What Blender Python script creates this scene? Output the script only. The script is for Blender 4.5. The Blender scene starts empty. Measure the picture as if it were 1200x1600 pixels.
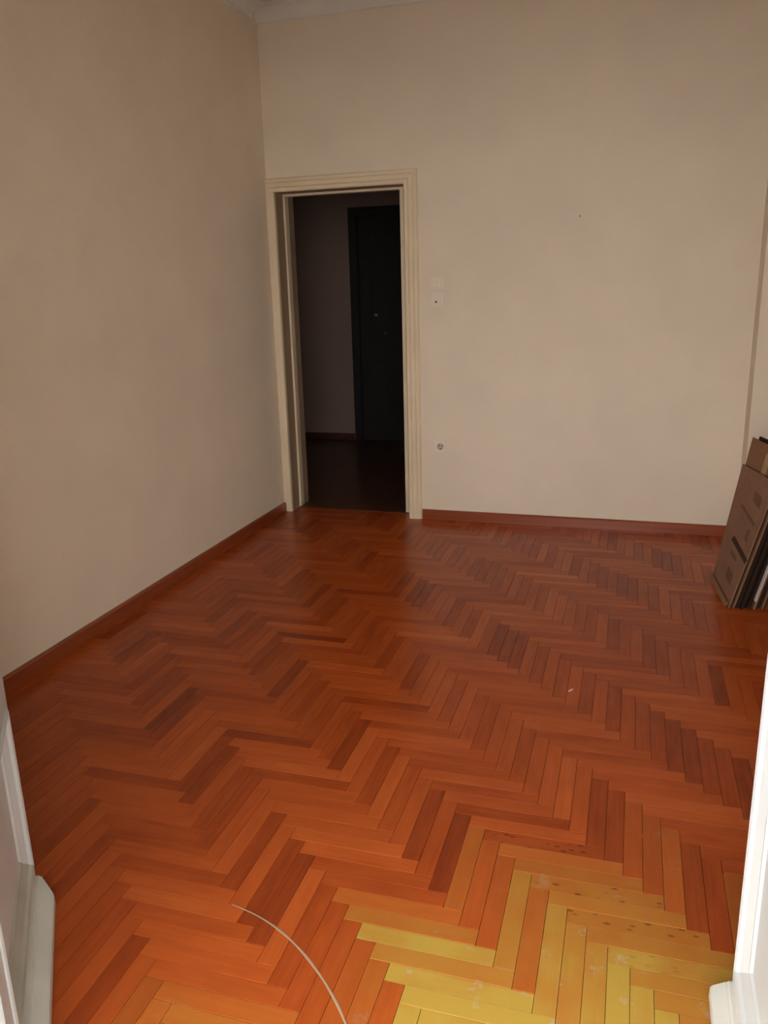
import bpy, bmesh, math, random
from mathutils import Vector, Matrix
random.seed(7)
S = bpy.context.scene
COL = S.collection
H = 1.45                       # eye height of the camera in metres; plan measures below are multiples of it

# ------------------------------------------------------------------ camera
cam_d = bpy.data.cameras.new('camera')
cam = bpy.data.objects.new('camera', cam_d)
COL.objects.link(cam)
FPX = 1262.5
cam_d.sensor_fit = 'VERTICAL'
cam_d.sensor_height = 24.0
cam_d.lens = 24.0 * FPX / 1600.0
cam_d.clip_start = 0.02
CR = Vector((0.9544, 0.2974, -0.0264)).normalized()
CF = Vector((-0.2935, 0.9183, -0.2657)).normalized()
CU = CR.cross(CF).normalized()
CR = CF.cross(CU)
M = Matrix(((CR.x, CU.x, -CF.x, 0), (CR.y, CU.y, -CF.y, 0), (CR.z, CU.z, -CF.z, H), (0, 0, 0, 1)))
cam.matrix_world = M
S.camera = cam

# ------------------------------------------------------------------ daylight and exposure
world = bpy.data.worlds.new('world')
S.world = world
world.use_nodes = True
bg = world.node_tree.nodes['Background']
bg.inputs['Color'].default_value = (1.0, 1.0, 0.985, 1)
bg.inputs['Strength'].default_value = 8.8
S.view_settings.view_transform = 'Standard'
S.view_settings.look = 'None'
S.view_settings.gamma = 1.0
S.view_settings.use_curve_mapping = False
S.view_settings.exposure = 0.0

# ------------------------------------------------------------------ helpers
def link(name, me, mat=None, parent=None):
    o = bpy.data.objects.new(name, me)
    COL.objects.link(o)
    if mat is not None and me is not None and not me.materials:
        me.materials.append(mat)
    if parent is not None:
        o.parent = parent
    return o

def bm_obj(name, bm, mat, parent=None, smooth=False):
    bmesh.ops.recalc_face_normals(bm, faces=bm.faces)
    me = bpy.data.meshes.new(name)
    bm.to_mesh(me)
    bm.free()
    if smooth:
        for p in me.polygons:
            p.use_smooth = True
    return link(name, me, mat, parent)

def tag(o, label=None, cat=None, group=None, kind=None):
    if label: o['label'] = label
    if cat: o['category'] = cat
    if group: o['group'] = group
    if kind: o['kind'] = kind
    return o

def empty(name, loc=(0, 0, 0), rz=0.0):
    o = bpy.data.objects.new(name, None)
    COL.objects.link(o)
    o.location = loc
    o.rotation_euler = (0, 0, rz)
    o.empty_display_size = 0.05
    return o

def box(bm, x0, x1, y0, y1, z0, z1, bev=0.0):
    r = bmesh.ops.create_cube(bm, size=1.0)
    vs = r['verts']
    for v in vs:
        v.co = Vector(((x0 + x1) / 2 + v.co.x * (x1 - x0), (y0 + y1) / 2 + v.co.y * (y1 - y0), (z0 + z1) / 2 + v.co.z * (z1 - z0)))
    if bev > 0:
        es = list({e for v in vs for e in v.link_edges})
        bmesh.ops.bevel(bm, geom=es, offset=bev, segments=2, affect='EDGES', profile=0.6)

def box_obj(name, b, mat, parent=None, bev=0.0):
    bm = bmesh.new()
    box(bm, *b, bev=bev)
    return bm_obj(name, bm, mat, parent)

def sweep(bm, prof, p0, p1, out, up, cap=True):
    """extrude a profile (list of (outward, up)) from p0 to p1"""
    p0, p1, out, up = Vector(p0), Vector(p1), Vector(out), Vector(up)
    a = [bm.verts.new(p0 + out * u + up * v) for u, v in prof]
    b = [bm.verts.new(p1 + out * u + up * v) for u, v in prof]
    n = len(prof)
    for i in range(n):
        bm.faces.new((a[i], a[(i + 1) % n], b[(i + 1) % n], b[i]))
    if cap:
        bm.faces.new(a)
        bm.faces.new(list(reversed(b)))

def cyl(bm, c, r, d, axis='y', seg=20, r2=None):
    r2 = r if r2 is None else r2
    ret = bmesh.ops.create_cone(bm, cap_ends=True, segments=seg, radius1=r, radius2=r2, depth=d)
    rot = {'y': Matrix.Rotation(math.radians(90), 4, 'X'), 'x': Matrix.Rotation(math.radians(90), 4, 'Y'), 'z': Matrix.Identity(4)}[axis]
    bmesh.ops.transform(bm, matrix=Matrix.Translation(c) @ rot, verts=ret['verts'])

# ------------------------------------------------------------------ materials
def new_mat(name):
    m = bpy.data.materials.new(name)
    m.use_nodes = True
    nt = m.node_tree
    return m, nt, nt.nodes['Principled BSDF']

def paint(name, col, rough=0.6, bump=0.05, scale=60.0, var=0.04, coat=0.0):
    m, nt, b = new_mat(name)
    N, L = nt.nodes, nt.links
    tc = N.new('ShaderNodeTexCoord')
    n1 = N.new('ShaderNodeTexNoise'); n1.inputs['Scale'].default_value = 3.0; n1.inputs['Detail'].default_value = 4
    L.new(tc.outputs['Object'], n1.inputs['Vector'])
    r = N.new('ShaderNodeValToRGB')
    r.color_ramp.elements[0].position = 0.3; r.color_ramp.elements[1].position = 0.7
    r.color_ramp.elements[0].color = tuple(c * (1 - var) for c in col) + (1,)
    r.color_ramp.elements[1].color = tuple(min(1, c * (1 + var)) for c in col) + (1,)
    L.new(n1.outputs['Fac'], r.inputs['Fac'])
    L.new(r.outputs['Color'], b.inputs['Base Color'])
    n2 = N.new('ShaderNodeTexNoise'); n2.inputs['Scale'].default_value = scale; n2.inputs['Detail'].default_value = 5
    L.new(tc.outputs['Object'], n2.inputs['Vector'])
    bp = N.new('ShaderNodeBump'); bp.inputs['Strength'].default_value = bump; bp.inputs['Distance'].default_value = 0.01
    L.new(n2.outputs['Fac'], bp.inputs['Height'])
    L.new(bp.outputs['Normal'], b.inputs['Normal'])
    b.inputs['Roughness'].default_value = rough
    b.inputs['Coat Weight'].default_value = coat
    return m

M_WALL = paint('wall_plaster', (0.81, 0.69, 0.54), 0.75, 0.10, 90)
M_CEIL = paint('ceiling_plaster', (0.76, 0.72, 0.66), 0.8, 0.06, 90)
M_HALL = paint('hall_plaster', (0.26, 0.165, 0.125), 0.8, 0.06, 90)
M_CASING = paint('cream_gloss_paint', (0.80, 0.66, 0.46), 0.35, 0.03, 40, 0.05)
M_JAMB = paint('brown_beige_paint', (0.36, 0.25, 0.15), 0.5, 0.03, 40, 0.08)  # darker beige for the lining than for the casing
M_WHITE = paint('white_gloss_paint', (0.57, 0.59, 0.59), 0.35, 0.04, 30, 0.04)
M_WORN = paint('worn_white_paint', (0.56, 0.55, 0.50), 0.5, 0.15, 45, 0.16)
M_PLASTIC = paint('cream_plastic', (0.84, 0.72, 0.57), 0.3, 0.0, 40, 0.01)
M_DARKHOLE = paint('dark_plastic', (0.03, 0.025, 0.02), 0.4, 0.0, 40, 0.01)
M_PIN = paint('socket_face_plastic', (0.50, 0.42, 0.34), 0.4, 0.0, 40, 0.01)
M_METAL = paint('grey_metal', (0.6, 0.6, 0.58), 0.3, 0.0, 40, 0.02)
M_METAL.node_tree.nodes['Principled BSDF'].inputs['Metallic'].default_value = 1.0
M_DIRTY = paint('dirty_white_paint', (0.40, 0.40, 0.34), 0.55, 0.2, 45, 0.3)
M_DULL = paint('tarnished_metal', (0.10, 0.09, 0.08), 0.4, 0.0, 40, 0.02)
M_STUCCO = paint('grey_stucco', (0.40, 0.41, 0.40), 0.9, 0.2, 40, 0.06)
M_ASPHALT = paint('asphalt', (0.30, 0.30, 0.29), 0.9, 0.1, 3, 0.2)
M_STONE = paint('balcony_tile', (0.45, 0.44, 0.42), 0.6, 0.1, 30, 0.1)
M_SCRAPE = paint('scraped_varnish', (0.34, 0.23, 0.14), 0.7, 0.1, 60, 0.15)
M_FLECK = paint('pale_wood_chip', (0.8, 0.62, 0.45), 0.6, 0.1, 60, 0.05)
M_SUB = paint('subfloor', (0.035, 0.016, 0.008), 0.8, 0.1, 20, 0.1)

def wood(name, per_object, dark=None):
    """varnished oak parquet: tone / wear / seed / knots come from the object colour or from the mesh attribute"""
    m, nt, b = new_mat(name)
    N, L = nt.nodes, nt.links
    if per_object:
        oi = N.new('ShaderNodeObjectInfo')
        colo, alpha = oi.outputs['Color'], oi.outputs['Alpha']
    else:
        at = N.new('ShaderNodeAttribute'); at.attribute_name = 'tone'
        colo, alpha = at.outputs['Color'], at.outputs['Alpha']
    sp = N.new('ShaderNodeSeparateColor'); L.new(colo, sp.inputs['Color'])
    tone, wear, seed = sp.outputs[0], sp.outputs[1], sp.outputs[2]
    ga = N.new('ShaderNodeAttribute'); ga.attribute_name = 'grain'
    sm = N.new('ShaderNodeVectorMath'); sm.operation = 'SCALE'; sm.inputs[0].default_value = (37.0, 91.0, 53.0)
    L.new(seed, sm.inputs['Scale'])
    ad = N.new('ShaderNodeVectorMath'); ad.operation = 'ADD'
    L.new(ga.outputs['Vector'], ad.inputs[0]); L.new(sm.outputs[0], ad.inputs[1])
    mp = N.new('ShaderNodeMapping'); mp.inputs['Scale'].default_value = (5.0, 95.0, 1.0)
    L.new(ad.outputs[0], mp.inputs['Vector'])
    g1 = N.new('ShaderNodeTexNoise'); g1.inputs['Scale'].default_value = 1.0; g1.inputs['Detail'].default_value = 5; g1.inputs['Distortion'].default_value = 0.6
    L.new(mp.outputs[0], g1.inputs['Vector'])
    mp2 = N.new('ShaderNodeMapping'); mp2.inputs['Scale'].default_value = (7.0, 26.0, 1.0)
    L.new(ad.outputs[0], mp2.inputs['Vector'])
    g2 = N.new('ShaderNodeTexNoise'); g2.inputs['Scale'].default_value = 1.0; g2.inputs['Detail'].default_value = 2
    L.new(mp2.outputs[0], g2.inputs['Vector'])
    # tone + grain -> ramp
    def math_(op, a, bb, clamp=False):
        n = N.new('ShaderNodeMath'); n.operation = op; n.use_clamp = clamp
        for i, v in enumerate((a, bb)):
            if isinstance(v, (int, float)): n.inputs[i].default_value = v
            else: L.new(v, n.inputs[i])
        return n.outputs[0]
    d1 = math_('MULTIPLY', math_('SUBTRACT', g1.outputs['Fac'], 0.5), 0.34)
    d2 = math_('MULTIPLY', math_('SUBTRACT', g2.outputs['Fac'], 0.5), 0.40)
    t = math_('ADD', math_('ADD', tone, d1), d2, True)
    ramp = N.new('ShaderNodeValToRGB')
    e = ramp.color_ramp.elements
    e[0].position = 0.0; e[0].color = WOOD[0] + (1,)
    e[1].position = 1.0; e[1].color = WOOD[3] + (1,)
    for pos, c in ((0.35, WOOD[1]), (0.65, WOOD[2])):
        k = e.new(pos); k.color = c + (1,)
    L.new(t, ramp.inputs['Fac'])
    # worn varnish near the balcony door, with the daylight there painted in
    geo = N.new('ShaderNodeNewGeometry')
    wn = N.new('ShaderNodeTexNoise'); wn.inputs['Scale'].default_value = 9.0; wn.inputs['Detail'].default_value = 5
    L.new(geo.outputs['Position'], wn.inputs['Vector'])
    wf = math_('MULTIPLY', wear, math_('ADD', 0.55, math_('MULTIPLY', wn.outputs['Fac'], 0.9)), True)
    wr = N.new('ShaderNodeValToRGB')
    wr.color_ramp.elements[0].position = 0.15; wr.color_ramp.elements[0].color = WORN[0] + (1,)
    wr.color_ramp.elements[1].position = 1.0; wr.color_ramp.elements[1].color = WORN[1] + (1,)
    k = wr.color_ramp.elements.new(0.68); k.color = (0.420, 0.185, 0.030, 1)
    L.new(math_('ADD', wf, math_('MULTIPLY', math_('SUBTRACT', t, 0.5), 0.55), True), wr.inputs['Fac'])
    wmix = math_('MULTIPLY', wf, 1.8, True)
    mx = N.new('ShaderNodeMix'); mx.data_type = 'RGBA'
    L.new(wmix, mx.inputs['Factor']); L.new(ramp.outputs['Color'], mx.inputs['A']); L.new(wr.outputs['Color'], mx.inputs['B'])
    # pale scuffs where the varnish is gone
    sn = N.new('ShaderNodeTexNoise'); sn.inputs['Scale'].default_value = 14.0; sn.inputs['Detail'].default_value = 6; sn.inputs['Roughness'].default_value = 0.65
    L.new(geo.outputs['Position'], sn.inputs['Vector'])
    sc = N.new('ShaderNodeMapRange'); sc.inputs['From Min'].default_value = 0.60; sc.inputs['From Max'].default_value = 0.74
    L.new(sn.outputs['Fac'], sc.inputs['Value'])
    scf = math_('MULTIPLY', math_('MULTIPLY', sc.outputs['Result'], wear), 0.7, True)
    mx2 = N.new('ShaderNodeMix'); mx2.data_type = 'RGBA'
    L.new(scf, mx2.inputs['Factor']); L.new(mx.outputs['Result'], mx2.inputs['A']); mx2.inputs['B'].default_value = (0.52, 0.44, 0.34, 1)
    # knots and dents on a few blocks
    kn = N.new('ShaderNodeTexVoronoi'); kn.inputs['Scale'].default_value = 1.0
    mp3 = N.new('ShaderNodeMapping'); mp3.inputs['Scale'].default_value = (26.0, 60.0, 1.0)
    L.new(ad.outputs[0], mp3.inputs['Vector']); L.new(mp3.outputs[0], kn.inputs['Vector'])
    km = N.new('ShaderNodeMapRange'); km.inputs['From Min'].default_value = 0.28; km.inputs['From Max'].default_value = 0.14
    L.new(kn.outputs['Distance'], km.inputs['Value'])
    kf = math_('MULTIPLY', math_('MULTIPLY', km.outputs['Result'], math_('SUBTRACT', 1.0, alpha)), 0.75, True)
    mx3 = N.new('ShaderNodeMix'); mx3.data_type = 'RGBA'
    L.new(kf, mx3.inputs['Factor']); L.new(mx2.outputs['Result'], mx3.inputs['A']); mx3.inputs['B'].default_value = (0.07, 0.025, 0.008, 1)
    L.new(mx3.outputs['Result'], b.inputs['Base Color'])
    rg = N.new('ShaderNodeMapRange'); rg.inputs['To Min'].default_value = 0.24; rg.inputs['To Max'].default_value = 0.5
    L.new(wf, rg.inputs['Value']); L.new(rg.outputs['Result'], b.inputs['Roughness'])
    b.inputs['Specular IOR Level'].default_value = 0.18
    bp = N.new('ShaderNodeBump'); bp.inputs['Strength'].default_value = 0.06; bp.inputs['Distance'].default_value = 0.002
    L.new(g1.outputs['Fac'], bp.inputs['Height']); L.new(bp.outputs['Normal'], b.inputs['Normal'])
    return m

WOOD = [(0.185, 0.028, 0.007), (0.330, 0.057, 0.011), (0.440, 0.086, 0.016), (0.560, 0.140, 0.032)]
WORN = [(0.400, 0.125, 0.020), (0.445, 0.280, 0.048)]  # worn varnish, with the daylight by the door put into its colour
M_PLANK = wood('parquet_oak', True)
M_PLANKS = wood('parquet_oak_field', False)

def plain_wood(name, c0, c1, rough=0.35, sx=2.0, sy=40.0):
    m, nt, b = new_mat(name)
    N, L = nt.nodes, nt.links
    tc = N.new('ShaderNodeTexCoord')
    mp = N.new('ShaderNodeMapping'); mp.inputs['Scale'].default_value = (sx, sx, sy)
    L.new(tc.outputs['Object'], mp.inputs['Vector'])
    n = N.new('ShaderNodeTexNoise'); n.inputs['Scale'].default_value = 1.0; n.inputs['Detail'].default_value = 5
    L.new(mp.outputs[0], n.inputs['Vector'])
    r = N.new('ShaderNodeValToRGB')
    r.color_ramp.elements[0].position = 0.3; r.color_ramp.elements[0].color = c0 + (1,)
    r.color_ramp.elements[1].position = 0.7; r.color_ramp.elements[1].color = c1 + (1,)
    L.new(n.outputs['Fac'], r.inputs['Fac']); L.new(r.outputs['Color'], b.inputs['Base Color'])
    b.inputs['Roughness'].default_value = rough
    return m

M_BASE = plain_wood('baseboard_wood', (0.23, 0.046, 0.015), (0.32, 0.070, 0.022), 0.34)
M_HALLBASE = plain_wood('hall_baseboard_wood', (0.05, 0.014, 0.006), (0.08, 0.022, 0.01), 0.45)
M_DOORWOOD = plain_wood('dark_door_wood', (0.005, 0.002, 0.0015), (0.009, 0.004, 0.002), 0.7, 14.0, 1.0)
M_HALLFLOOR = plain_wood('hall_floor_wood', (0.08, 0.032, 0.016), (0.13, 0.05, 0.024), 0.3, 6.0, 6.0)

def cardboard(name, c, lines=0.0):
    m, nt, b = new_mat(name)
    N, L = nt.nodes, nt.links
    tc = N.new('ShaderNodeTexCoord')
    n = N.new('ShaderNodeTexNoise'); n.inputs['Scale'].default_value = 12.0; n.inputs['Detail'].default_value = 6
    L.new(tc.outputs['Object'], n.inputs['Vector'])
    r = N.new('ShaderNodeValToRGB')
    r.color_ramp.elements[0].position = 0.3; r.color_ramp.elements[0].color = tuple(k * 0.88 for k in c) + (1,)
    r.color_ramp.elements[1].position = 0.7; r.color_ramp.elements[1].color = tuple(k * 1.08 for k in c) + (1,)
    L.new(n.outputs['Fac'], r.inputs['Fac']); L.new(r.outputs['Color'], b.inputs['Base Color'])
    b.inputs['Roughness'].default_value = 0.85
    b.inputs['Specular IOR Level'].default_value = 0.2
    return m

M_CARD = cardboard('cardboard_kraft', (0.27, 0.14, 0.085))
M_CARD2 = cardboard('cardboard_brown', (0.26, 0.13, 0.065))
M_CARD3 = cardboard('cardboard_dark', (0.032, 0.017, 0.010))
M_CARDW = cardboard('cardboard_white', (0.75, 0.66, 0.60))
M_INK = cardboard('printed_ink', (0.05, 0.028, 0.018))
M_INK2 = cardboard('faded_ink', (0.17, 0.09, 0.05))
M_TAPE = cardboard('parcel_tape', (0.46, 0.30, 0.15))

m, nt, b = new_mat('window_glass')
b.inputs['Transmission Weight'].default_value = 1.0
b.inputs['Roughness'].default_value = 0.02
b.inputs['IOR'].default_value = 1.45
M_GLASS = m

# ------------------------------------------------------------------ room shell
XL, XR = -1.556 * H, 0.60 * H
YB, YN = 3.392 * H, 0.60 * H
ZC = 2.107 * H
def xl(y): return -1.5555 * H - (y - 1.5 * H) * 0.0087      # the left wall runs slightly out of square
PIX, PIY = 0.398 * H, 3.258 * H     # corner pier
PT = 0.26                       # thickness of the partition to the hall
DX0, DX1, DZ = -1.533 * H, -0.960 * H, 1.410 * H    # doorway to the hall (clear of the casing)
BX0, BX1, BZ = -0.69 * H, 0.172 * H, 2.40            # balcony doorway in the near wall
HX0, HX1, HY1 = -3.6 * H, 0.3 * H, 5.22 * H          # hall

floor = box_obj('floor', (XL - 0.2, XR + 0.2, YN - 0.30, YB + 0.085, -0.12, -0.0085), M_SUB)
tag(floor, 'varnished herringbone oak parquet floor of the room', 'floor', kind='structure')

bm = bmesh.new()
box(bm, XL - 0.2, XL, YN - 0.30, YB + PT, -0.12, ZC + 0.1)
for v in bm.verts:
    v.co.x += xl(v.co.y) - XL
tag(bm_obj('wall_left', bm, M_WALL), 'long cream plaster wall on the left of the room', 'wall', kind='structure')
bm = bmesh.new()
box(bm, xl(YB) - 0.05, DX0 - 0.012, YB, YB + PT, -0.12, ZC + 0.1)
box(bm, DX1 + 0.012, XR, YB, YB + PT, -0.12, ZC + 0.1)
box(bm, DX0 - 0.012, DX1 + 0.012, YB, YB + PT, DZ + 0.012, ZC + 0.1)
tag(bm_obj('wall_back', bm, M_WALL), 'cream plaster end wall with the doorway to the dark hall', 'wall', kind='structure')
tag(box_obj('wall_corner', (PIX, XR, PIY, YB, -0.008, ZC + 0.1), M_WALL), 'shallow plastered pier in the far right corner', 'wall', kind='structure')
tag(box_obj('wall_right', (XR, XR + 0.2, YN - 0.30, YB + PT, -0.12, ZC + 0.1), M_WALL), 'cream plaster wall behind the leaning cardboard', 'wall', kind='structure')
bm = bmesh.new()
box(bm, XL - 0.05, BX0 - 0.04, YN - 0.30, YN, -0.12, ZC + 0.1)
box(bm, BX1 + 0.04, XR, YN - 0.30, YN, -0.12, ZC + 0.1)
box(bm, BX0 - 0.04, BX1 + 0.04, YN - 0.30, YN, BZ + 0.04, ZC + 0.1)
tag(bm_obj('wall_near', bm, M_WALL), 'plaster wall with the balcony doorway', 'wall', kind='structure')
tag(box_obj('ceiling', (XL - 0.2, XR + 0.2, YN - 0.30, YB + PT, ZC, ZC + 0.2), M_CEIL), 'plain white plaster ceiling', 'ceiling', kind='structure')
tag(box_obj('ground', (-60, 60, -60, -1.35, -7.2, -7.0), M_ASPHALT), 'grey street far below the balcony', 'street', kind='structure')  # added out of view, sets how much light comes up from below
tag(box_obj('wall_balcony', (BX1 + 1.25, BX1 + 1.45, -1.35, YN - 0.30, -0.03, 2.60), M_STUCCO), 'rendered side wall of the recessed balcony', 'wall', kind='structure')  # added out of view to block sidelong daylight
tag(box_obj('ceiling_balcony', (XL - 0.8, XR + 1.2, -1.35, YN - 0.30, 2.60, 2.78), M_CEIL), 'underside of the balcony above the doorway', 'ceiling', kind='structure')  # added out of view to keep high sky light off the near floor
tag(box_obj('floor_balcony', (XL - 0.8, XR + 1.2, -1.35, YN - 0.30, -0.15, -0.03), M_STONE), 'grey tiled balcony floor outside the doorway', 'floor', kind='structure')

# cove cornice round the ceiling
cove = [(0.0, 0.0), (0.0, -0.078)]
cove += [(0.012 + 0.060 * (1 - math.cos(a)), -0.072 + 0.066 * math.sin(a)) for a in [math.radians(d) for d in (0, 18, 36, 54, 72, 90)]]
cove += [(0.085, -0.006), (0.085, 0.0)]
bm = bmesh.new()
sweep(bm, cove, (xl(YB), YB, ZC), (XR, YB, ZC), (0, -1, 0), (0, 0, 1))
tag(bm_obj('trim_1', bm, M_CEIL), 'plaster cove where the end wall meets the ceiling', 'cornice', kind='structure')
bm = bmesh.new()
sweep(bm, cove, (xl(YN), YN, ZC), (xl(YB - 0.086), YB - 0.086, ZC), (1, 0, 0), (0, 0, 1))
tag(bm_obj('trim_2', bm, M_CEIL), 'plaster cove where the left wall meets the ceiling', 'cornice', kind='structure')

# baseboards
BH = 0.064
bprof = [(0, 0), (0.016, 0), (0.016, BH - 0.008), (0.010, BH), (0, BH)]
bm = bmesh.new()
sweep(bm, bprof, (xl(YN), YN, 0), (xl(YB - 0.0235), YB - 0.0235, 0), (1, 0, 0), (0, 0, 1))
tag(bm_obj('baseboard_left', bm, M_BASE), 'low reddish wooden baseboard along the left wall', 'baseboard', kind='structure')
bm = bmesh.new()
sweep(bm, bprof, (-0.900 * H, YB, 0), (PIX, YB, 0), (0, -1, 0), (0, 0, 1))
tag(bm_obj('baseboard_back', bm, M_BASE), 'low reddish wooden baseboard right of the doorway', 'baseboard', kind='structure')
bm = bmesh.new()
sweep(bm, bprof, (PIX, YB - 0.0165, 0), (PIX, PIY, 0), (-1, 0, 0), (0, 0, 1))
sweep(bm, bprof, (PIX - 0.016, PIY, 0), (XR, PIY, 0), (0, -1, 0), (0, 0, 1))
tag(bm_obj('baseboard_corner', bm, M_BASE), 'wooden baseboard around the corner pier', 'baseboard', kind='structure')

# ------------------------------------------------------------------ hall beyond the doorway
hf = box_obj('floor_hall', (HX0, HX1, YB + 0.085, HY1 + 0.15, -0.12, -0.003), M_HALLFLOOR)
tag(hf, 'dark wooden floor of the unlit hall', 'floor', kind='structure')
bm = bmesh.new()
EX0, EX1, EZ = -1.80 * H, -1.02 * H, 1.455 * H
box(bm, HX0, EX0 - 0.07, HY1, HY1 + 0.15, -0.12, ZC + 0.1)
box(bm, EX1 + 0.07, HX1, HY1, HY1 + 0.15, -0.12, ZC + 0.1)
box(bm, EX0 - 0.07, EX1 + 0.07, HY1, HY1 + 0.15, EZ + 0.07, ZC + 0.1)
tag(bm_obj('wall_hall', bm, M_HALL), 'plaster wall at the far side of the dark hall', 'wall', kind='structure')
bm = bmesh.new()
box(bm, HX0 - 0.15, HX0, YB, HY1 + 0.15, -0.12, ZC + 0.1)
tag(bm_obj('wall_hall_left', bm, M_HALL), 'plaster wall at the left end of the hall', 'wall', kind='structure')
tag(box_obj('wall_stairwell', (EX0 - 0.2, EX1 + 0.2, HY1 + 0.151, HY1 + 0.25, -0.12, EZ + 0.3), M_HALL), 'stairwell wall closing off the entrance door', 'wall', kind='structure')  # added behind the door leaf to seal out stray sky light
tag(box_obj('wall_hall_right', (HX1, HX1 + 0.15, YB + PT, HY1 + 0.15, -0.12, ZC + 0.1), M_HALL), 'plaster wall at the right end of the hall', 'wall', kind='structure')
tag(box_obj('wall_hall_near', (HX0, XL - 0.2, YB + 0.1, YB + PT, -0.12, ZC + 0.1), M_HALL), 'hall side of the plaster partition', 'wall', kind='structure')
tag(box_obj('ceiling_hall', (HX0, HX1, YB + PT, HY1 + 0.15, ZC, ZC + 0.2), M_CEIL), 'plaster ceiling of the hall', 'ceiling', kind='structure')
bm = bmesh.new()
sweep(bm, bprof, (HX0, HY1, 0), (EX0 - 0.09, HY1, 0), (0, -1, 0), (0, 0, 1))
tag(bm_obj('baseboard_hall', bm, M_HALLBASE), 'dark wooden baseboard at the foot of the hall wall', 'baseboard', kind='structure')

# dark entrance door in the hall wall
d2 = tag(empty('door_2', (EX0, HY1, 0)), 'dark wooden entrance door with a small knob, in the hall', 'door', kind='structure')
W2 = EX1 - EX0
bm = bmesh.new()
fp = [(0, 0), (0.022, 0), (0.022, 0.06), (0.012, 0.08), (0, 0.08)]
box(bm, -0.08, 0.0, -0.025, 0.10, 0, EZ + 0.08, 0.004)
box(bm, W2, W2 + 0.08, -0.025, 0.10, 0, EZ + 0.08, 0.004)
box(bm, 0, W2, -0.025, 0.10, EZ, EZ + 0.08, 0.004)
bm_obj('door_frame', bm, M_DOORWOOD, d2)
box_obj('door_leaf', (0.001, W2 - 0.001, 0.01, 0.055, 0.0, EZ - 0.001), M_DOORWOOD, d2, 0.002)
for z0, z1 in ((0.16, 0.78), (0.98, EZ - 0.16)):
    for x0, x1 in ((0.12, W2 / 2 - 0.05), (W2 / 2 + 0.05, W2 - 0.12)):
        box_obj('door_panel', (x0, x1, -0.002, 0.012, z0, z1), M_DOORWOOD, d2, 0.006)
bm = bmesh.new()
cyl(bm, (0.170, -0.012, 0.838 * H), 0.017, 0.05, 'y', 20, 0.012)
bm_obj('knob', bm, M_METAL, d2, True)
bm = bmesh.new()
cyl(bm, (0.255, 0.004, 0.722 * H), 0.010, 0.016, 'y', 16)
bm_obj('keyhole_cover', bm, M_DULL, d2, True)

# ------------------------------------------------------------------ inner doorway: casing, lining, stops
CY = 3.376 * H                  # front face of the casing
d1 = tag(empty('door_1', (DX0, YB, 0)), 'open doorway with moulded cream painted casing, leading to a dark hall', 'door', kind='structure')
ox, oy = DX0, YB
w1 = DX1 - DX0
cw = 0.082
f0 = CY - YB                    # front of the casing relative to the wall
# stepped casing profile: (across, outward); across 0 = inner edge
cas = [(0, 0.0), (0, 0.020), (0.006, 0.026), (0.022, 0.026), (0.027, 0.019), (0.031, 0.024), (0.052, 0.024), (0.057, 0.017), (0.062, 0.021), (0.076, 0.021), (cw, 0.014), (cw, 0.0)]
def casing_side(sgn, x, z1):
    bm = bmesh.new()
    a, bb = [], []
    for u, v in cas:
        a.append(bm.verts.new((x + sgn * u, -v, 0)))
        bb.append(bm.verts.new((x + sgn * u, -v, z1 + u)))
    n = len(cas)
    for i in range(n):
        bm.faces.new((a[i], a[(i + 1) % n], bb[(i + 1) % n], bb[i]))
    bm.faces.new(a); bm.faces.new(list(reversed(bb)))
    return bm_obj('casing', bm, M_CASING, d1)
casing_side(1, w1, DZ)
# left casing dies into the room corner
bm = bmesh.new()
lw = DX0 - xl(YB) - 0.0005
a, bb = [], []
lc = [(0, 0.0), (0, 0.020), (0.004, 0.026), (lw - 0.004, 0.026), (lw, 0.022), (lw, 0.0)]
for u, v in lc:
    a.append(bm.verts.new((-u, -v, 0))); bb.append(bm.verts.new((-u, -v, DZ + u)))
for i in range(len(lc)):
    bm.faces.new((a[i], a[(i + 1) % len(lc)], bb[(i + 1) % len(lc)], bb[i]))
bm.faces.new(a); bm.faces.new(list(reversed(bb)))
bm_obj('casing', bm, M_CASING, d1)
# head casing with mitred ends
bm = bmesh.new()
a, bb = [], []
for u, v in cas:
    a.append(bm.verts.new((-min(u, lw), -v, DZ + u))); bb.append(bm.verts.new((w1 + u, -v, DZ + u)))
for i in range(len(cas)):
    bm.faces.new((a[i], a[(i + 1) % len(cas)], bb[(i + 1) % len(cas)], bb[i]))
bm.faces.new(a); bm.faces.new(list(reversed(bb)))
bm_obj('head_casing', bm, M_CASING, d1)
# lining boards of the reveal
sy = 3.465 * H - YB             # where the stops begin
bm_ = [(-0.012, 0.0, 0.0, PT + 0.01, 0, DZ), (w1, w1 + 0.012, 0.0, PT + 0.01, 0, DZ)]
for q in bm_:
    box_obj('jamb', q, M_JAMB, d1)
box_obj('head_jamb', (-0.012, w1 + 0.012, 0.0, PT + 0.01, DZ, DZ + 0.012), M_JAMB, d1)
box_obj('door_stop', (0.0, 0.014, sy, sy + 0.055, 0.004, DZ - 0.014), M_CASING, d1, 0.003)
box_obj('door_stop', (w1 - 0.060, w1, sy, sy + 0.055, 0.004, DZ - 0.012), M_CASING, d1, 0.003)
box_obj('head_stop', (0.0, w1, sy, sy + 0.055, DZ - 0.014, DZ), M_CASING, d1, 0.003)

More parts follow.
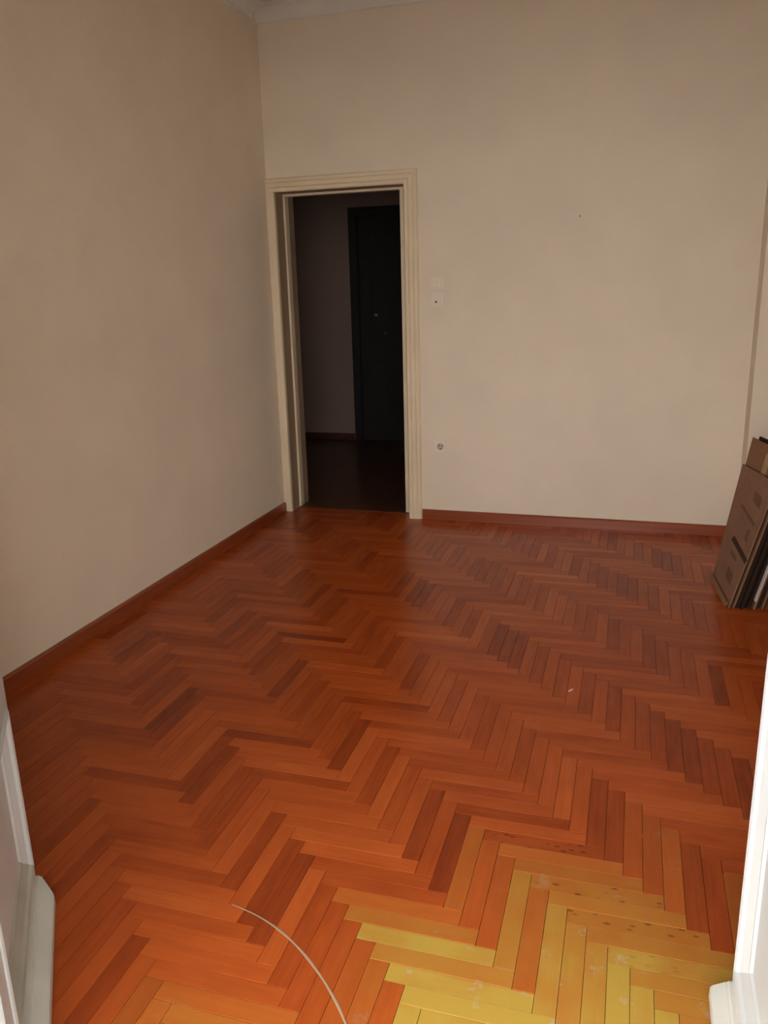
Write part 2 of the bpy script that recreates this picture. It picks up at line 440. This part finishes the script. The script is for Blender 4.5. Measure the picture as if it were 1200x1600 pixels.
# ------------------------------------------------------------------ switches, socket, nail on the end wall
def plate(name, cx, cz, w, h):
    t = empty(name, (cx, YB, cz))
    bm = bmesh.new()
    box(bm, -w / 2, w / 2, -0.010, 0.0, -h / 2, h / 2, 0.003)
    bm_obj('cover_plate', bm, M_PLASTIC, t)
    return t
sx = -0.8265 * H
t = plate('light_switch', sx, (1.0185) * H, 0.077, 0.066)
bm = bmesh.new(); box(bm, -0.022, 0.022, -0.017, -0.009, -0.024, 0.024, 0.003); bm_obj('rocker', bm, M_PLASTIC, t)
tag(t, 'square cream light switch, the upper of the two plates by the doorway', 'light switch')
t = plate('wall_outlet', sx, (1 - 0.0495) * H, 0.077, 0.082)
bm = bmesh.new(); box(bm, -0.026, 0.026, -0.0135, -0.009, -0.028, 0.028, 0.002); bm_obj('inner_frame', bm, M_PLASTIC, t)
bm = bmesh.new(); cyl(bm, (-0.003, -0.013, -0.010), 0.0062, 0.006, 'y', 14); bm_obj('aerial_jack', bm, M_DARKHOLE, t)
tag(t, 'square cream wall plate with one dark hole, directly under the light switch', 'wall outlet')
t = plate('power_socket', -0.8185 * H, (1 - 0.667) * H, 0.080, 0.080)
bm = bmesh.new(); cyl(bm, (0.004, -0.0105, -0.002), 0.022, 0.003, 'y', 28); bm_obj('socket_well', bm, M_PIN, t)
for dx, dz, nm in ((-0.0035, 0.008, 'pin_hole'), (0.0155, 0.006, 'pin_hole'), (0.006, -0.014, 'earth_clip')):
    bm = bmesh.new(); cyl(bm, (dx, -0.0125, dz - 0.002), 0.0042, 0.003, 'y', 12); bm_obj(nm, bm, M_DARKHOLE, t)
tag(t, 'cream wall power socket with round well, low on the end wall', 'power socket')
t = empty('wall_nail', (-0.2545 * H, YB, 1.2515 * H))
bm = bmesh.new(); cyl(bm, (0, -0.009, 0), 0.0022, 0.02, 'y', 8); bm_obj('shank', bm, M_DULL, t)
bm = bmesh.new(); cyl(bm, (0, -0.020, 0), 0.0042, 0.003, 'y', 10); bm_obj('nail_head', bm, M_DULL, t)
tag(t, 'small bare nail left in the empty end wall', 'nail')

# ------------------------------------------------------------------ herringbone parquet
PX0, PY0, PTH, PW, PL = -0.37005 * H, 1.41781 * H, 0.011146, 0.033357 * H, 0.22059 * H
ct, st = math.cos(PTH), math.sin(PTH)
GAP = 0.0005

def to_pix(x, y, z=0.0):
    v = Vector((x, y, z - H))
    d = v.dot(CF)
    if d < 0.05: return None
    return (600 + FPX * v.dot(CR) / d, 800 - FPX * v.dot(CU) / d)

def to_floor(px, py):
    d = CR * ((px - 600) / FPX) - CU * ((py - 800) / FPX) + CF
    t = -H / d.z
    return d.x * t, d.y * t

RX0, RX1, RY0, RY1 = XL - 0.022, XR - 0.001, YN - 0.02, YB + 0.085
def clip(poly):
    for ax, lim, sg in ((0, RX0, 1), (0, RX1, -1), (1, RY0, 1), (1, RY1, -1)):
        out = []
        for i in range(len(poly)):
            p, q = poly[i], poly[(i + 1) % len(poly)]
            fp_, fq = sg * (p[ax] - lim), sg * (q[ax] - lim)
            if fp_ >= 0: out.append(p)
            if (fp_ >= 0) != (fq >= 0):
                s = fp_ / (fp_ - fq)
                out.append((p[0] + (q[0] - p[0]) * s, p[1] + (q[1] - p[1]) * s))
        poly = out
        if len(poly) < 3: return []
    return poly

def area(poly):
    return 0.5 * sum(poly[i][0] * poly[(i + 1) % len(poly)][1] - poly[(i + 1) % len(poly)][0] * poly[i][1] for i in range(len(poly)))

def clip_img(poly):
    for ax, lim, sg in ((0, 0, 1), (0, 1200, -1), (1, 0, 1), (1, 1600, -1)):
        out = []
        for i in range(len(poly)):
            p, q = poly[i], poly[(i + 1) % len(poly)]
            a_, b_ = sg * (p[ax] - lim), sg * (q[ax] - lim)
            if a_ >= 0: out.append(p)
            if (a_ >= 0) != (b_ >= 0):
                s = a_ / (a_ - b_)
                out.append((p[0] + (q[0] - p[0]) * s, p[1] + (q[1] - p[1]) * s))
        poly = out
        if len(poly) < 3: return []
    return poly

blocks = []
for j in range(-14, 16):
    for a in range(-90, 90):
        for vert in (0, 1):
            u0, v0 = a * PW + j * PL, -a * PW + j * PL
            if vert: u0 += PL; u1, v1 = u0 + PW, v0 + PL
            else: u1, v1 = u0 + PL, v0 + PW
            uc, vc = (u0 + u1) / 2, (v0 + v1) / 2
            cx, cy = PX0 + ct * uc - st * vc, PY0 + st * uc + ct * vc
            if not (RX0 - 0.3 < cx < RX1 + 0.3 and RY0 - 0.3 < cy < RY1 + 0.3): continue
            hl, hw = PL / 2 - GAP, PW / 2 - GAP
            ang = PTH + (math.pi / 2 if vert else 0)
            ca, sa = math.cos(ang), math.sin(ang)
            poly = [(cx + ca * x - sa * y, cy + sa * x + ca * y) for x, y in ((-hl, -hw), (hl, -hw), (hl, hw), (-hl, hw))]
            c = clip(poly)
            if not c or abs(area(c)) < 1e-5: continue
            px = [to_pix(*p) for p in c]
            vis = 0.0
            if all(px):
                ci = clip_img(px)
                if ci: vis = abs(area(ci))
            blocks.append(dict(c=(cx, cy), ang=ang, poly=c, cut=abs(abs(area(c)) - abs(area(poly))) > 1e-7, vis=vis, tone=min(0.92, max(0.08, random.gauss(0.46 if vert else 0.51, 0.11))), wear=0.0, seed=random.random(), knot=0.0))  # one direction set darker: sheen of the grain put into the tone

EDGE = [(-0.80, 0.50), (-0.56, 0.70), (-0.47, 0.83), (-0.348, 0.961), (-0.264, 1.12), (-0.16, 1.14), (-0.062, 1.22), (0.047, 1.25), (0.15, 1.20), (0.30, 1.05)]   # limit of the wear and painted daylight, multiples of H
# paler blocks close to the balcony door: worn varnish plus painted-in daylight
for bk in blocks:
    x, y = bk['c'][0] / H, bk['c'][1] / H
    k = 0
    while k < len(EDGE) - 2 and x > EDGE[k + 1][0]: k += 1
    (xa, ya), (xb, yb) = EDGE[k], EDGE[k + 1]
    lim = ya + (yb - ya) * (x - xa) / (xb - xa)
    f = max(0.0, min(1.0, 0.34 + (lim - y) * 1.9 + random.uniform(-0.07, 0.07)))
    bk['wear'] = f

# blocks read off one by one: (pixel where the block lies in the photograph, tone, wear with daylight or None, knots)
PICK = [
    (772, 1015, .15, None, 0), (782, 1018, .18, None, 0), (797, 1025, .18, None, 0), (812, 1020, .22, None, 0),
    (677, 1070, .62, None, 0), (702, 1072, .6, None, 0), (700, 1030, .56, None, 0), (770, 1045, .6, None, 0),
    (1050, 1178, .2, None, 0), (1072, 1178, .2, None, 0), (1100, 1182, .3, None, 0), (1127, 1205, .36, None, 0), (1017, 1137, .32, None, 0),
    (932, 1262, .28, None, 0), (960, 1287, .3, None, 0), (1075, 1330, .26, .05, 0), (1110, 1345, .34, 0, 0), (1172, 1207, .2, None, 0),
    (722, 1312, .12, 0, 0), (665, 1295, .2, None, 0), (690, 1300, .42, None, 0), (787, 1400, .38, None, 0),
    (840, 1317, .36, None, 1), (815, 1302, .62, None, 0), (840, 1335, .68, None, 0), (760, 1230, .68, None, 0), (780, 1215, .4, None, 0), (800, 1245, .46, None, 0),
    (440, 1170, .72, None, 0), (455, 1200, .7, None, 0), (430, 1218, .36, None, 0), (430, 1160, .2, None, 0),
    (467, 1340, .26, None, 0), (450, 1375, .2, 0, 0), (430, 1360, .26, 0, 0),
    (275, 1105, .12, None, 0), (240, 1120, .55, None, 0), (285, 1132, .55, None, 0), (320, 1195, .6, None, 0), (345, 1185, .22, None, 0),
    (380, 1145, .15, None, 0), (380, 1160, .64, None, 0), (300, 1210, .3, None, 0),
    (218, 1480, .2, 0, 0), (275, 1372, .4, None, 0), (255, 1340, .55, None, 0), (330, 1395, .6, None, 0),
    (1000, 1415, .5, .42, 1), (1000, 1442, .5, .48, .9), (1020, 1500, .5, .8, .3),
    (590, 1540, .4, .0, 0), (570, 1480, .35, .0, 0), (610, 1555, .5, .1, 0), (654, 1472, .45, .5, 0), (666, 1500, .5, .6, 0),
    (440, 1575, .6, 1, 0), (500, 1592, .5, .5, 0), (821, 1517, .5, .3, 0), (796, 1500, .5, .55, 0), (858, 1508, .5, .75, 0),
    (490, 1490, .42, 0, 0), (535, 1500, .42, .05, 0), (560, 1470, .45, 0, 0), (600, 1440, .5, .4, 0), (520, 1560, .45, .15, 0), (560, 1585, .5, .25, 0),
    (762, 1458, .5, .12, 0), (742, 1437, .55, .05, 0), (725, 1500, .6, .85, 0), (762, 1546, .6, .9, 0), (783, 1575, .7, 1, 0), (680, 1560, .7, 1, 0), (660, 1530, .65, .9, 0),
    (655, 930, .2, None, 0), (500, 920, .2, None, 0), (960, 990, .25, None, 0), (1010, 1015, .25, None, 0), (1040, 1030, .3, None, 0), (965, 915, .25, None, 0), (985, 915, .25, None, 0),
]
def inside(poly, p):
    s = None
    for i in range(len(poly)):
        a_, b_ = poly[i], poly[(i + 1) % len(poly)]
        cr = (b_[0] - a_[0]) * (p[1] - a_[1]) - (b_[1] - a_[1]) * (p[0] - a_[0])
        if s is None: s = cr > 0
        elif (cr > 0) != s: return False
    return True
for px, py, tone, wear, kn in PICK:
    p = to_floor(px, py)
    for bk in blocks:
        if abs(bk['c'][0] - p[0]) < 0.3 and abs(bk['c'][1] - p[1]) < 0.3 and inside(bk['poly'], p):
            bk['tone'] = tone
            if wear is not None: bk['wear'] = wear
            bk['knot'] = kn

TH = 0.008
def prism(poly, c, ang):
    """local verts, faces of one block: bevelled top, open bottom"""
    ca, sa = math.cos(-ang), math.sin(-ang)
    loc = [(ca * (x - c[0]) - sa * (y - c[1]), sa * (x - c[0]) + ca * (y - c[1])) for x, y in poly]
    n = len(loc)
    mx, my = sum(p[0] for p in loc) / n, sum(p[1] for p in loc) / n
    def inset(p, d):
        ux, uy = mx - p[0], my - p[1]
        return (p[0] + math.copysign(min(d, abs(ux) * 0.5), ux), p[1] + math.copysign(min(d, abs(uy) * 0.5), uy))
    vs = [(x, y, -TH) for x, y in loc] + [(x, y, -0.0005) for x, y in loc] + [inset(p, 0.0006) + (0.0,) for p in loc]
    fs = [tuple(2 * n + i for i in range(n))]
    for i in range(n):
        k = (i + 1) % n
        fs.append((i, k, n + k, n + i))
        fs.append((n + i, n + k, 2 * n + k, 2 * n + i))
    return vs, fs

def grain_attr(me, vals):
    at = me.attributes.new('grain', 'FLOAT_VECTOR', 'POINT')
    flat = [k for v in vals for k in v]
    at.data.foreach_set('vector', flat)

blocks.sort(key=lambda k: -k['vis'])
near, far = blocks[:300], blocks[300:]
whole = None
for bk in near:
    if not bk['cut'] and whole is not None:
        me = whole
    else:
        vs, fs = prism(bk['poly'], bk['c'], bk['ang'])
        me = bpy.data.meshes.new('plank')
        me.from_pydata(vs, [], fs)
        grain_attr(me, vs)
        me.materials.append(M_PLANK)
        if not bk['cut']: whole = me
    o = bpy.data.objects.new('plank', me)
    COL.objects.link(o)
    o.parent = floor
    o.location = (bk['c'][0], bk['c'][1], random.uniform(-0.0003, 0.0003))
    o.rotation_euler = (random.gauss(0, 0.0015), random.gauss(0, 0.0004), bk['ang'])
    o.color = (bk['tone'], bk['wear'], bk['seed'], 1.0 - bk['knot'])
V, F, G, T = [], [], [], []
for bk in far:
    vs, fs = prism(bk['poly'], bk['c'], bk['ang'])
    ca, sa = math.cos(bk['ang']), math.sin(bk['ang'])
    o0 = len(V)
    dz = random.uniform(-0.0003, 0.0003); tx = random.gauss(0, 0.0015)
    for x, y, z in vs:
        V.append((bk['c'][0] + ca * x - sa * y, bk['c'][1] + sa * x + ca * y, z + dz + tx * y))
        G.append((x, y, z)); T.append((bk['tone'], bk['wear'], bk['seed'], 1.0 - bk['knot']))
    F += [tuple(o0 + i for i in f) for f in fs]
me = bpy.data.meshes.new('parquet_blocks')
me.from_pydata(V, [], F)
grain_attr(me, G)
at = me.attributes.new('tone', 'FLOAT_COLOR', 'POINT')
at.data.foreach_set('color', [k for t_ in T for k in t_])
tag(link('parquet_blocks', me, M_PLANKS, floor), kind='stuff')

# threshold strip between room and hall
tag(box_obj('trim_3', (DX0, DX1, YB + 0.085, YB + 0.125, -0.01, 0.001), M_BASE, None, 0.0008), 'dark wooden threshold strip in the inner doorway', 'threshold', kind='structure')

# arc scraped into the varnish by the left balcony leaf as it swings about its hinge
HL = (-0.684 * H, 0.600 * H)
bm = bmesh.new()
rows = []
a0, a1, n = math.radians(80.0), math.radians(22.0), 60
for i in range(n + 1):
    f = i / n
    a = a0 + (a1 - a0) * f
    r = (0.4150 + 0.0015 * math.sin(f * 9)) * H
    hw = 0.0034 * (0.35 + 0.65 * min(1, f * 4)) * (0.85 + 0.15 * math.sin(f * 31))
    c, s = math.cos(a), math.sin(a)
    rows.append([bm.verts.new((HL[0] + c * (r + e), HL[1] + s * (r + e), z)) for e, z in ((-hw, 0.0003), (-hw * 0.6, 0.0011), (hw * 0.6, 0.0011), (hw, 0.0003))])
for i in range(n):
    for k in range(3):
        bm.faces.new((rows[i][k], rows[i + 1][k], rows[i + 1][k + 1], rows[i][k + 1]))
o = bm_obj('scrape_mark', bm, M_SCRAPE, floor)
o['label'] = 'thin pale curved scrape in the varnish'

# a pale chip of debris
bm = bmesh.new()
box(bm, -0.012, 0.012, -0.003, 0.003, 0.0, 0.003, 0.001)
for v in bm.verts: v.co.z += 0.002 * (v.co.x / 0.016) ** 2; v.co.y += 0.003 * (v.co.x / 0.016) ** 2
o = bm_obj('debris_chip', bm, M_FLECK)
o.location = (-0.1245 * H, 1.9145 * H, 0.0004); o.rotation_euler = (0, 0, math.radians(58))
tag(o, 'tiny pale chip of debris on the middle of the parquet', 'debris')

# ------------------------------------------------------------------ balcony door leaves
def leaf(name, hinge, rz, mirror, label, ptop):
    """local frame: +x from hinge to free edge, outer (street) face towards -y * mirror"""
    root = empty(name, (hinge[0], hinge[1], 0), rz)
    tag(root, label, 'balcony door', kind='structure')
    Wd, T, Z0, Z1 = 0.43 * H, 0.042, 0.014, BZ - 0.01
    m_ = mirror
    def bx(nm, x0, x1, ya, yb, z0, z1, mat, bev=0.0, par=root):
        y0, y1 = sorted((m_ * ya, m_ * yb))
        return box_obj(nm, (x0, x1, y0, y1, z0, z1), mat, par, bev)
    # outer face at local y = 0, thickness goes to +y (room side when closed)
    sw = 0.030 * 1.0
    PZ0, PZ1 = 0.072 * H, ptop         # lower panel opening
    GZ0 = PZ1 + 0.11
    bx('stile', 0.0, 0.07, 0, T, Z0, Z1, M_WHITE, 0.002)
    bx('stile', Wd - sw, Wd, 0, T, Z0, Z1, M_WHITE, 0.002)
    bx('bottom_rail', 0.07, Wd - sw, 0, T, Z0, PZ0, M_WORN, 0.001)
    bx('middle_rail', 0.07, Wd - sw, 0, T, PZ1, GZ0, M_WHITE, 0.001)
    bx('top_rail', 0.07, Wd - sw, 0, T, Z1 - 0.09, Z1, M_WHITE, 0.001)
    bx('panel', 0.07, Wd - sw, 0.018, T - 0.008, PZ0, PZ1, M_WHITE)
    # moulding around the panel: mitred, sloping down into the panel
    def frame_moulding(nm, x0, x1, z0, z1, mw, depth, mat):
        prof = [(0.0, -0.003), (0.10, -0.006), (0.22, -0.003), (0.32, 0.004), (0.42, 0.003), (0.75, depth * 0.75), (0.9, depth * 0.7), (1.0, depth)]
        corners = [(x0, z0, 1, 1), (x1, z0, -1, 1), (x1, z1, -1, -1), (x0, z1, 1, -1)]
        for k in range(4):
            bm = bmesh.new()
            A, B = corners[k], corners[(k + 1) % 4]
            ra, rb = [], []
            for u, dy in prof:
                ra.append(bm.verts.new((A[0] + A[2] * mw * u, m_ * dy, A[1] + A[3] * mw * u)))
                rb.append(bm.verts.new((B[0] + B[2] * mw * u, m_ * dy, B[1] + B[3] * mw * u)))
            for i in range(len(prof) - 1):
                bm.faces.new((ra[i], ra[i + 1], rb[i + 1], rb[i]))
            # back
            for lst, C_ in ((ra, A), (rb, B)):
                lst.append(bm.verts.new((C_[0] + C_[2] * mw, m_ * 0.02, C_[1] + C_[3] * mw)))
                lst.append(bm.verts.new((C_[0], m_ * 0.02, C_[1])))
            n_ = len(ra)
            for i in range(n_ - 3, n_):
                bm.faces.new((ra[i], ra[(i + 1) % n_], rb[(i + 1) % n_], rb[i])) if i >= n_ - 3 else None
            bm.faces.new(ra); bm.faces.new(list(reversed(rb)))
            bm_obj(nm, bm, M_DIRTY if (k == 0 and m_ > 0) else mat, root)
    frame_moulding('moulding', 0.07, Wd - sw, PZ0, PZ1, 0.070, 0.018, M_WHITE)
    # glazing above
    gx0, gx1 = 0.07, Wd - sw
    bx('glass_pane', gx0, gx1, 0.018, 0.022, GZ0, Z1 - 0.09, M_GLASS)
    for z in (GZ0 + (Z1 - 0.09 - GZ0) * 0.5,):
        bx('glazing_bar', gx0, gx1, 0.008, 0.034, z - 0.014, z + 0.014, M_WHITE, 0.003)
    # weatherboard along the bottom, thrown outwards
    wp = [(0.0, 0.046), (-0.007, 0.046), (-0.010, 0.042), (-0.0135, 0.0415), (-0.036, 0.027), (-0.041, 0.021), (-0.042, -0.002), (-0.034, -0.004), (-0.030, 0.003), (0.0, 0.003)]
    bm = bmesh.new()
    a = [bm.verts.new((0.05, m_ * y, z + Z0 - 0.004)) for y, z in wp]
    b2 = [bm.verts.new((Wd - 0.004 - (2.0 * max(0.0, -y - 0.0135) if m_ > 0 else 0.0), m_ * y, z + Z0 - 0.004)) for y, z in wp]
    for i in range(len(wp)):
        bm.faces.new((a[i], a[(i + 1) % len(wp)], b2[(i + 1) % len(wp)], b2[i]))
    bm.faces.new(a); bm.faces.new(list(reversed(b2)))
    bm_obj('weatherboard', bm, M_WORN, root)
    return root
# left leaf folded well back into the room, right leaf at a right angle
leaf('door_3', (-0.69 * H, 0.60 * H), math.atan2(0.793, -0.609), 1, 'left white balcony door leaf, folded back, worn weatherboard at its foot', 0.37 * H)
leaf('door_4', (0.172 * H, 0.60 * H), math.pi / 2, -1, 'right white balcony door leaf, bright in daylight', 0.62 * H)
bm = bmesh.new()
box(bm, BX0 - 0.04, BX0, YN - 0.12, YN - 0.002, -0.03, BZ + 0.04)
box(bm, BX1, BX1 + 0.04, YN - 0.12, YN - 0.002, -0.03, BZ + 0.04)
box(bm, BX0, BX1, YN - 0.12, YN - 0.002, BZ, BZ + 0.04)
tag(bm_obj('trim_4', bm, M_WHITE), 'white wooden frame of the balcony doorway', 'door frame', kind='structure')

# ------------------------------------------------------------------ flattened cardboard boxes leaning on the right wall
B0, B1 = Vector((.306, 2.591, 0)) * H, Vector((.278, 2.87, 0)) * H
T0, T1 = Vector((.405, 2.585, .411)) * H, Vector((.339, 2.85, .411)) * H
def surf(u, v, off):
    """u near 0 .. far 1, v bottom 0 .. 1 (= 0.411 H high), off = distance into the pile"""
    p = (B0 * (1 - u) + B1 * u) * (1 - v) + (T0 * (1 - u) + T1 * u) * v
    n = Vector((1, 0.12, 0)).normalized()
    return p + n * off

def sheet(name, off, th, u0, u1, v1, mat, label, tilt=0.0, v0=0.0, extra=None, root=None):
    """one flattened box: two corrugated walls folded on each other with a slit between them"""
    t = root or empty(name, surf((u0 + u1) / 2, v0, off))
    inv = Vector(t.location)
    def slab(nm, o0, o1, vtop, mat_, du=0.0):
        bm = bmesh.new()
        NU, NV = 5, 8
        g = []
        for oo in (o0, o1):
            rows = []
            for i in range(NU + 1):
                row = []
                for k in range(NV + 1):
                    u = u0 + du + (u1 - u0) * i / NU
                    v = v0 + (vtop + tilt * (i / NU - 0.5) - v0) * k / NV
                    p = surf(u, v, oo) - inv
                    row.append(bm.verts.new(p))
                rows.append(row)
            g.append(rows)
        for i in range(NU):
            for k in range(NV):
                bm.faces.new((g[0][i][k], g[0][i + 1][k], g[0][i + 1][k + 1], g[0][i][k + 1]))
                bm.faces.new((g[1][i][k], g[1][i][k + 1], g[1][i + 1][k + 1], g[1][i + 1][k]))
        for i in range(NU):
            bm.faces.new((g[0][i][0], g[1][i][0], g[1][i + 1][0], g[0][i + 1][0]))
            bm.faces.new((g[0][i][NV], g[0][i + 1][NV], g[1][i + 1][NV], g[1][i][NV]))
        for k in range(NV):
            bm.faces.new((g[0][0][k], g[0][0][k + 1], g[1][0][k + 1], g[1][0][k]))
            bm.faces.new((g[0][NU][k], g[1][NU][k], g[1][NU][k + 1], g[0][NU][k + 1]))
        return bm_obj(nm, bm, mat_, t)
    slab('front_wall', off, off + th * 0.36, v1, mat)
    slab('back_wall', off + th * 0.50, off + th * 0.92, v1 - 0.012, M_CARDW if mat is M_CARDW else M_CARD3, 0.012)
    tag(t, label, 'cardboard box', 'flattened cardboard boxes leaning on the right wall')
    return t

def mark(root, nm, quad_uv, off, mat):
    """ink printed flat on the sheet"""
    inv = Vector(root.location)
    bm = bmesh.new()
    n = 3
    def q(s, r):
        a, b_, c, d = quad_uv
        u = (a[0] * (1 - s) + b_[0] * s) * (1 - r) + (d[0] * (1 - s) + c[0] * s) * r
        v = (a[1] * (1 - s) + b_[1] * s) * (1 - r) + (d[1] * (1 - s) + c[1] * s) * r
        return surf(u, v, off) - inv
    g = [[bm.verts.new(q(i / n, k / n)) for k in range(n + 1)] for i in range(n + 1)]
    for i in range(n):
        for k in range(n):
            bm.faces.new((g[i][k], g[i + 1][k], g[i + 1][k + 1], g[i][k + 1]))
    return bm_obj(nm, bm, mat, root)

def uv_of(px, py):
    """where the sight line through a pixel meets the front sheet"""
    d = (CR * ((px - 600) / FPX) - CU * ((py - 800) / FPX) + CF)
    u, v = 0.5, 0.5
    for _ in range(30):
        def g(u, v):
            p = surf(u, v, 0) - Vector((0, 0, H))
            s = p.dot(CF)
            return 600 + FPX * p.dot(CR) / s - px, 800 - FPX * p.dot(CU) / s - py
        a, b_ = g(u, v); e = 1e-4
        au, bu = g(u + e, v); av, bv = g(u, v + e)
        j = ((au - a) / e, (av - a) / e, (bu - b_) / e, (bv - b_) / e)
        det = j[0] * j[3] - j[1] * j[2]
        u -= (j[3] * a - j[1] * b_) / det; v -= (-j[2] * a + j[0] * b_) / det
    return u, v

front = sheet('flattened_box', 0.0, 0.014, 0.0, 1.0, 1.0, M_CARD, 'front flattened carton of the pile, with printed dark bar and square symbols')
for nm, quad, mat in (
        ('printed_symbol', ((1180, 765.5), (1191, 778), (1186.5, 796), (1176.5, 783)), M_INK2),
        ('printed_line', ((1157, 790), (1160, 787.5), (1180.5, 819), (1177, 823)), M_INK2),
        ('printed_symbol', ((1168, 827), (1172, 829), (1166.5, 848), (1162.5, 843)), M_INK2),
        ('printed_bar', ((1147.5, 836.5), (1142.8, 842.5), (1163.3, 881.5), (1168.3, 875.4)), M_INK),
        ('printed_symbol', ((1143, 857.5), (1150.5, 869), (1149.8, 878.5), (1141, 865)), M_INK2),
        ('printed_symbol', ((1138.9, 884), (1145.8, 899.4), (1140.5, 915.8), (1133, 899.9)), M_INK2)):
    mark(front, nm, [uv_of(*k) for k in quad], -0.0005, mat)
# bottom flap of the front carton, folded out on the floor
bm = bmesh.new()
fl = []
for u in (0.02, 0.25, 0.5, 0.75, 0.98):
    p = surf(u, 0.0, 0) - Vector(front.location)
    fl.append([bm.verts.new(p + Vector(k)) for k in ((-0.001, 0, 0.024), (-0.005, 0, 0.025), (-0.017, 0, 0.004), (-0.015, 0, 0.001), (-0.002, 0, 0.018))])
for i in range(4):
    for k in range(5):
        bm.faces.new((fl[i][k], fl[i + 1][k], fl[i + 1][(k + 1) % 5], fl[i][(k + 1) % 5]))
bm.faces.new(fl[0]); bm.faces.new(list(reversed(fl[-1])))
bm_obj('bottom_flap', bm, M_CARD2, front)

specs = [  # offset, thickness, u0, u1, bottom, height, material, label
    (0.017, 0.015, -0.02, 1.02, 0, 1.21, M_CARD2, 'flattened carton with a strip of tape, second from the front'),
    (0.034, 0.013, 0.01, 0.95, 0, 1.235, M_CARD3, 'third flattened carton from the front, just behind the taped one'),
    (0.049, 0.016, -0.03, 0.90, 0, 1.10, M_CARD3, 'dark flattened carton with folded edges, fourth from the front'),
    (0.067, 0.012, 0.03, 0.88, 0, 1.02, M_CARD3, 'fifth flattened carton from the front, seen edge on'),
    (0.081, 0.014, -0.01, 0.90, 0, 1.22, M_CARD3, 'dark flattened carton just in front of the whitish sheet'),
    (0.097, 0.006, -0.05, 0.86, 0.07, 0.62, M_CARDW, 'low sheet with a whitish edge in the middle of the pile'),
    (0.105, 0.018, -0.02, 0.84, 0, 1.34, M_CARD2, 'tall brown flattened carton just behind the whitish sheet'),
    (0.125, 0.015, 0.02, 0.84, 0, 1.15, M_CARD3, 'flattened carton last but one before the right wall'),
    (0.142, 0.015, 0.0, 0.82, 0, 1.1, M_CARD2, 'rearmost flattened carton, against the right wall'),
]
for k, (off, th, u0, u1, vb, v1, mat, lab) in enumerate(specs):
    t = sheet('flattened_box', off, th, u0, u1, v1, mat, lab, tilt=random.uniform(-0.02, 0.02), v0=vb)
    if k == 0:
        mark(t, 'parcel_tape', [(0.55, 0.8), (0.42, 0.8), (0.42, 1.15), (0.55, 1.15)], off - 0.0005, M_TAPE)
